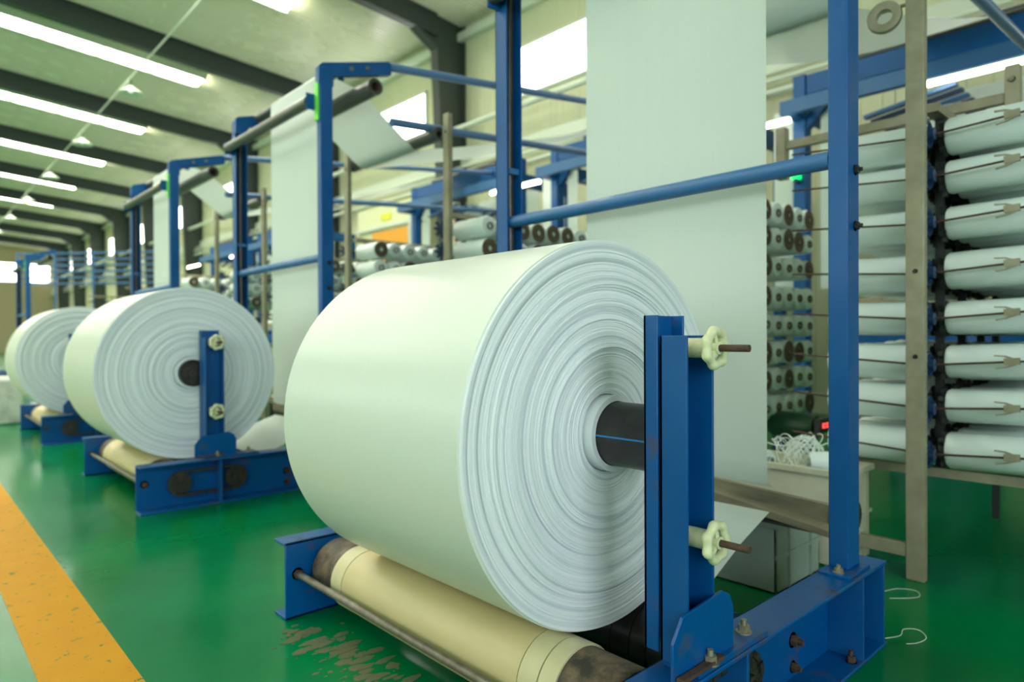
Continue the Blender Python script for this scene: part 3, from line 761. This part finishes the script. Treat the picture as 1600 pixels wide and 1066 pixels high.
def bobbin(x, y, z, side, label, tilt=.045, force=None):
    global count
    i = force if force is not None else rb.choice((0, 0, 1, 2, 2, 3, 4, 5))
    p_ = protos[i]
    c = p_ if i not in used else copy_tree(p_, K)
    used.add(i)
    c.location = (x, y, z - .004); c.rotation_euler = (-tilt, rb.uniform(0, 1), 0 if side < 0 else PI) if side < 0 else (-tilt, rb.uniform(0, 1), PI)
    c['label'] = label; count += 1
RW = ['top', 'second', 'third', 'fourth', 'fifth', 'sixth', 'seventh', 'bottom']
def fill(uy, ys, x0, dx, cols, rows, sides, who, tilt=.03):
    for s_ in sides:
        for r in rows:
            for c in cols:
                sd = 'camera side' if s_ < 0 else 'far side'
                bobbin(x0 + c * dx, ys + uy, ROWZ[r] + (rb.uniform(-.006, .006)), s_,
                       'white yarn bobbin, %s, %s, %s row, %s column' % (who, sd, RW[r], ORD[c]), tilt,
                       rb.choice((2, 2, 4, 4)) if (uy == 0 and ys < 1) else (rb.choice((2, 4, 5, 5, 4, 3)) if uy == 0 else rb.choice((4, 5, 4, 5, 2))))
fill(0, .975, 3.62, .19, range(6), range(8), (-1, 1), 'nearest creel')
fill(0, 2.80, 3.80, .18, range(4, 10), range(8), (-1,), 'creel right of white fabric', .0)
fill(3.72, .93, 3.62, .19, range(10), range(3), (-1,), 'creel left of cable post', .0)
fill(3.72, 2.80, 3.74, .18, range(10), range(3), (-1,), 'creel above big roll', .0)
fill(7.44, .93, 3.62, .19, range(6), range(6), (-1,), 'creel between second winder posts', .0)
fill(7.44, 2.80, 3.74, .18, range(6), range(3), (-1,), 'creel behind third winder', .0)
fill(11.16, .93, 3.62, .19, range(5), range(2), (-1,), 'far creel past third winder', .0)

for i, p_ in enumerate(protos):
    if i not in used:
        for ch in list(p_.children): bpy.data.objects.remove(ch)
        bpy.data.objects.remove(p_)
# upper guide rail with short uprights over the nearest creel
t = thing('yarn_guide_rack', (4.0, 1.3, 2.17), 'horizontal tan steel rail with short uprights above the nearest creel', 'rack')
obj('rail', MB().box(3.98, 4.02, .72, 1.90, 2.225, 2.275), TAN, t, bevel=.003)
obj('upright', MB().box(3.97, 4.03, .71, .77, 2.05, 2.40), TAN, t, bevel=.003)
obj('upright', MB().box(3.97, 4.03, 1.86, 1.92, 2.05, 2.36), TAN, t, bevel=.003)
for z in (2.12, 2.33): obj('bolt', hexnut(MB(), (3.97, .74, z), (-1, 0, 0), .012, .01), BOLT, t)

# ================================================================== LOOMS
def loom():
    t = thing('loom_frame', (7.6, 2.0, 0), 'x', 'loom', 'blue circular loom frames along the back wall')
    obj('post', MB().box(7.32, 7.48, 3.20, 3.34, 0, 3.95), BLUE, t, bevel=.01)
    obj('post', MB().box(7.32, 7.48, .30, .44, 0, 3.95), BLUE, t, bevel=.01)
    obj('beam', MB().box(7.335, 7.465, .44, 3.20, 3.72, 3.94), BLUE, t, bevel=.01)
    obj('beam', MB().box(7.0, 7.08, .30, 3.34, 3.45, 3.60), BLUEP, t, bevel=.005)
    for y in (3.2, .32): obj('beam', MB().box(7.08, 7.32, y, y + .12, 3.45, 3.60), BLUE, t)
    obj('knee_brace', MB().bar((7.4, 3.27, 3.35), (7.4, 2.85, 3.78), .10, .10), BLUE, t)
    for i in range(6):
        obj('slat', MB().bar((7.2 + i * .2, 1.75, 3.40), (7.2 + i * .2, 2.55, 3.28), .09, .03), NAVY if i % 2 else BLUEP, t)
    obj('take_up_roller', MB().cyl((7.4, .9, 3.98), (7.4, 2.7, 3.98), .06, n=20), DARKROLL, t)
    for y in (3.2, .3):
        obj('back_post', MB().box(8.5, 8.62, y, y + .12, 0, 3.7), BLUE, t)
        obj('side_beam', MB().box(7.48, 8.5, y, y + .12, 3.5, 3.7), BLUE, t)
    obj('loom_ring', MB().lathe((7.75, 2.0, .95), (0, 0, 1), [(0, .75), (0, .95), (.06, 1.0), (.30, 1.0), (.36, .95), (.36, .75)], 40, closed=True), BLUE, t)
    obj('loom_base', MB().lathe((7.75, 2.0, 0), (0, 0, 1), [(0, .55), (.1, .5), (.95, .45)], 24), NAVY, t)
    obj('reed', MB().lathe((7.75, 2.0, 1.31), (0, 0, 1), [(0, .7), (0, .9), (.15, .9), (.15, .7)], 40, closed=True), TAN, t)
    obj('tubular_fabric', MB().lathe((7.75, 2.0, 1.40), (0, 0, 1), [(0, .68), (.5, .55), (1.2, .35), (1.8, .2), (2.1, .12)], 32), FABRIC, t)
    return t
L0 = loom()
lp_ = thing('tube_lamp', (7.05, 1.1, 3.45), 'x', 'lamp', 'glowing fluorescent tubes under the loom beams')
obj('lamp_tray', MB().box(7.02, 7.08, .2, 1.97, 3.44, 3.449), PIPE, lp_)
obj('tube', MB().cyl((7.05, .22, 3.414), (7.05, 1.95, 3.414), .026, n=14), GLOW_TUBE, lp_)
lq_ = thing('tube_lamp', (6.95, 3.7, 3.36), 'x', 'lamp', 'glowing fluorescent tubes under the loom beams')
obj('lamp_tray', MB().box(6.92, 6.98, 3.2, 4.3, 3.39, 3.40), PIPE, lq_)
obj('tube', MB().cyl((6.95, 3.2, 3.36), (6.95, 4.28, 3.36), .026, n=14), GLOW_TUBE, lq_)
sg = thing('signal_lamp', (7.25, 3.27, 2.7), 'small green glowing signal lamp on the blue loom post above the bobbins', 'lamp')
obj('glow_dome', MB().cyl((7.25, 3.27, 2.80), (7.25, 3.27, 2.92), .05, n=16).lathe((7.25, 3.27, 2.92), (0, 0, 1), [(0, .05), (.03, .035), (.045, .0)], 16), GLOW_GREEN, sg)
obj('lamp_bracket', MB().box(7.22, 7.32, 3.25, 3.29, 2.76, 2.80), NAVY, sg)
hc = obj('hanging_cloth', MB().box(8.25, 8.255, .75, 2.0, 2.3, 3.66), FABRIC, origin=(8.15, .75, 3.66)); tag(hc, 'x', 'fabric', 'white cloths hanging behind the loom beams')
hs = thing('yarn_strips', (7.42, 3.5, 3.6), 'x', 'fabric', 'pairs of narrow white strips hanging beside the loom posts')
obj('strip', MB().box(7.42, 7.425, 3.38, 3.60, 1.6, 3.62), FABRIC, hs); obj('strip', MB().box(7.42, 7.425, 2.88, 3.08, 1.6, 3.62), FABRIC, hs)
K = kids()
for k in range(6):
    wh = ['behind the nearest creel', 'behind the nearest winder', 'behind the second winder', 'x', 'past the third winder', 'near the far left'][k]
    for o, nm in ((L0, 'blue steel loom frame with square posts and beam '), (lp_, 'long glowing tube lamp under the blue loom beam '), (lq_, 'short glowing tube lamp just past the blue loom post '), (hc, 'pale white cloth hanging at the loom '), (hs, 'two narrow white strips hanging at the loom ')):
        if k == 3 or (o is lp_ and k) or (o is lq_ and k == 2): continue
        c = o if k == 0 else copy_tree(o, K)
        if k: c.location.y += PITCHY * k
        if o is hc and k == 2: c.scale.y = 1.55; c.location.y += .05
        c['label'] = nm + wh

# ------------------------------------------------------------------ crates, bale, cabinet, bits on the floor
def crate(x0, x1, y0, y1, z0, z1, mt, name, label):
    t = thing(name, ((x0 + x1) / 2, (y0 + y1) / 2, z0), label, 'crate'); w_ = .012
    obj('body', MB().box(x0, x1, y0, y0 + w_, z0, z1).box(x0, x1, y1 - w_, y1, z0, z1).box(x0, x0 + w_, y0, y1, z0, z1).box(x1 - w_, x1, y0, y1, z0, z1).box(x0, x1, y0, y1, z0, z0 + w_), mt, t, bevel=.003)
    r = .018
    obj('rim', MB().box(x0 - r, x1 + r, y0 - r, y0 + .004, z1 - .03, z1).box(x0 - r, x1 + r, y1 - .004, y1 + r, z1 - .03, z1).box(x0 - r, x0 + .004, y0, y1, z1 - .03, z1).box(x1 - .004, x1 + r, y0, y1, z1 - .03, z1), mt, t, bevel=.003)
    n = 2
    for i in range(n):
        x = x0 + (x1 - x0) * (i + .5) / n
        obj('rib', MB().box(x - .006, x + .006, y0 - .012, y0, z0 + .01, z1 - .03), mt, t)
    obj('band', MB().box(x0 - .008, x1 + .008, y0 - .008, y0, (z0 + z1) / 2 - .008, (z0 + z1) / 2 + .008), mt, t)
    return t
crate(2.73, 3.16, 1.32, 1.92, 0, .31, CRATEG, 'plastic_crate', 'grey-green plastic crate on the floor between hanging fabric and cream crate')
crate(3.24, 3.56, 1.24, 1.98, 0, .46, CRATE, 'plastic_crate', 'cream plastic crate full of white yarn waste, behind the tall blue upright')
rc = random.Random(4)
mb = MB()
for i in range(46):
    a = rc.uniform(0, 6.28); r0 = rc.uniform(.03, .10)
    c0 = Vector((3.40 + rc.uniform(-.06, .06), 1.52 + rc.uniform(-.06, .06), .45))
    pts = [c0 + Vector((r0 * math.cos(a + u) * .8, r0 * math.sin(a + u) * .8, (.02 + r0 * .9) * math.sin(u * .9 + .2) + .025 + rc.uniform(0, .012))) for u in [j * .35 for j in range(int(rc.uniform(9, 16)))]]
    mb.tube(pts, .0022, 5)
MBF = MB().box(3.257, 3.543, 1.257, 1.963, .014, .40)
o = obj('yarn_waste', MBF, WHITE, bevel=.02); tag(o, 'layer of packed white yarn waste filling the cream crate', 'yarn'); o['kind'] = 'stuff'
o = obj('yarn_tangle', mb, YARN); tag(o, 'tangle of loose white yarn sticking out of the cream crate', 'yarn'); o['kind'] = 'stuff'
mb = MB()
o = obj('yarn_strand', MB().tube([(3.42, 1.80, .56), (3.41, 1.74, .535), (3.40, 1.64, .52), (3.40, 1.56, .53)], .003, 6).tube([(3.40, 1.48, .52), (3.39, 1.42, .54), (3.37, 1.34, .58), (3.36, 1.30, .60)], .003, 6), YARN)
tag(o, 'pair of long loose yarn strands reaching out of the cream crate', 'yarn')
for i, (x, y, z, ax, lab) in enumerate(((3.37, 1.72, .455, (.4, 1, .1), 'small white yarn cone lying beside the fabric edge in the cream crate'),
        (3.42, 1.85, .47, (.3, 1, .2), 'white yarn cone deepest under the hanging fabric in the cream crate'),
        (3.36, 1.37, .48, (.5, -1, .15), 'grey-ended yarn spool lying right of the tangle in the crate'),
        (3.48, 1.36, .455, (1, .6, 0), 'white yarn spool lying behind the grey-ended spool in the crate'))):
    c = thing('yarn_spool', (x, y, z), lab, 'spool', 'waste yarn spools in the cream crate')
    d = Vector(ax).normalized()
    obj('yarn_package', MB().lathe(Vector((x, y, z)) - d * .07, d, [(0, .02), (0, .045), (.01, .05), (.13, .042), (.14, .036), (.14, .02)], 24), WHITE, c)
    obj('core_tube', MB().ring(Vector((x, y, z)) - d * .09, Vector((x, y, z)) + d * .085, .019, .015, n=16), CRATEG, c)

o = obj('wrapped_bale', MB().box(.55, 1.22, 10.67, 11.8, 0, .58), BALE, origin=(.9, 11.2, 0), bevel=.03)
tag(o, 'grey-white wrapped bale on the floor at the left edge beyond the third winder', 'bale')
for i, z in enumerate((.66, .82)):
    o = obj('cloth_roll', MB().lathe((.86, 10.7, z), (0, 1, 0), [(0, .02), (0, .075), (.02, .08), (1.0, .08), (1.0, .02)], 24), WHITE, origin=(.86, 11.2, z))
    tag(o, ['small white cloth roll lying directly on the wrapped bale', 'small white cloth roll lying on top of the other roll, above the bale'][i], 'roll', 'small white rolls stacked on the bale')
t = thing('control_cabinet', (8.9, 13.5, 0), 'cream machine cabinet with an orange panel and yellow sticker by the back wall', 'cabinet')
obj('body', MB().box(8.75, 9.1, 12.2, 15.3, 0, 4.3), PALEY, t, bevel=.03)
obj('orange_panel', MB().box(8.72, 8.75, 12.9, 14.55, 2.6, 3.66), ORANGE, t)
obj('sticker', MB().box(8.73, 8.75, 13.72, 14.15, 3.92, 4.08), YELLOW_S, t)
obj('ledge', MB().box(8.67, 8.75, 12.3, 15.2, 3.72, 3.80), PIPE, t)
t2 = thing('extinguisher_post', (8.75, 11.35, 0), 'red and grey post unit beside the cream cabinet', 'equipment')
obj('pillar', MB().box(8.75, 8.88, 11.25, 11.38, 0, 3.95), PIPE, t2)
for y in (11.08, 11.39): obj('red_box', MB().box(8.72, 8.8, y, y + .16, 3.1, 3.6), REDM, t2)

t3 = thing('control_motor', (5.0, 2.2, 0), 'dark green motor housing with small red display, low behind the cream crate', 'motor')
obj('housing', MB().lathe((4.98, 2.05, .43), (0, 1, 0), [(0, .04), (.01, .085), (.05, .10), (.30, .10), (.36, .06)], 28), mat('motor_green', (.02, .07, .04), .35), t3)
obj('pedestal', MB().box(4.9, 5.06, 2.12, 2.35, 0, .34), NAVY, t3)
t3.location.x -= .10
dsp = obj('display_panel', MB().box(4.90, 5.10, 2.00, 2.04, .40, .50), BLACK, t3)
REDG = mat('red_digits', (.6, .02, .02), .4, emit=((1.0, .10, .08), 1.6))
for x in (4.95, 5.01):
    obj('digit', MB().box(x, x + .03, 1.994, 2.0, .462, .467).box(x, x + .005, 1.994, 2.0, .435, .467).box(x, x + .03, 1.994, 2.0, .435, .440), REDG, dsp)

# distant blue railing
t = thing('guard_rail', (4.4, 25.0, 2.2), 'distant blue guard railing above the far creels', 'railing')
for z in (2.9, 3.1, 3.3, 3.5, 3.7, 3.9):
    obj('rail', MB().cyl((3.0, 27.4, z), (6.6, 23.4, z), .03, n=8), BLUEP, t)
for i in range(5):
    f = i / 4; obj('post', MB().cyl((3.0 + 3.6 * f, 27.4 - 4 * f, 0), (3.0 + 3.6 * f, 27.4 - 4 * f, 3.95), .035, n=8), BLUEP, t)

# loose thread ends and dirt on the green floor
for i, (pts, lab) in enumerate((
        ([(2.62, .86, .003), (2.68, .83, .004), (2.75, .84, .003), (2.78, .80, .004), (2.73, .76, .003), (2.66, .77, .003), (2.62, .80, .003)], 'thin white thread loop on the floor beside the nearest winder corner'),
        ([(3.1, 1.02, .003), (3.17, .99, .004), (3.2, .93, .003), (3.14, .90, .003), (3.08, .93, .004), (3.02, .99, .003)], 'thin white thread curl on the floor by the tan post'))):
    q = [Vector(p) for p in pts]; fine = []
    for j in range(len(q) - 1):
        p0, p1, p2, p3 = q[max(j - 1, 0)], q[j], q[j + 1], q[min(j + 2, len(q) - 1)]
        for u in (0, .25, .5, .75):
            fine.append(.5 * ((2 * p1) + (-p0 + p2) * u + (2 * p0 - 5 * p1 + 4 * p2 - p3) * u * u + (-p0 + 3 * p1 - 3 * p2 + p3) * u ** 3))
    o = obj('loose_thread', MB().tube(fine, .0011, 6), YARN); tag(o, lab, 'thread')
rd = random.Random(21)
mb = MB()
for i in range(300):
    y = rd.uniform(1.1, 2.45); x = 1.14 + rd.gauss(0, .06) - .03; r = rd.choice((.003, .006, .010, .022)) * rd.uniform(.7, 1.3)
    n = 7; ph = rd.uniform(0, 6); st = rd.uniform(1, 2.6)
    poly = [(x + st * r * rd.uniform(.5, 1.1) * math.cos(a + ph), y + r * rd.uniform(.5, 1.1) * math.sin(a + ph)) for a in [2 * PI * k / n for k in range(n)]]
    mb.prism(poly, 'z', .0, rd.uniform(.0008, .002))
DIRT = mat('dirt', (0.085, 0.11, 0.05), 0.8, noise=0.8, nscale=40, col2=(0.12, 0.12, 0.06))
o = obj('dirt_crumbs', mb, DIRT, smooth=False); tag(o, 'scattered brown dirt crumbs on the green floor below the front tie rod', 'dirt'); o['kind'] = 'stuff'
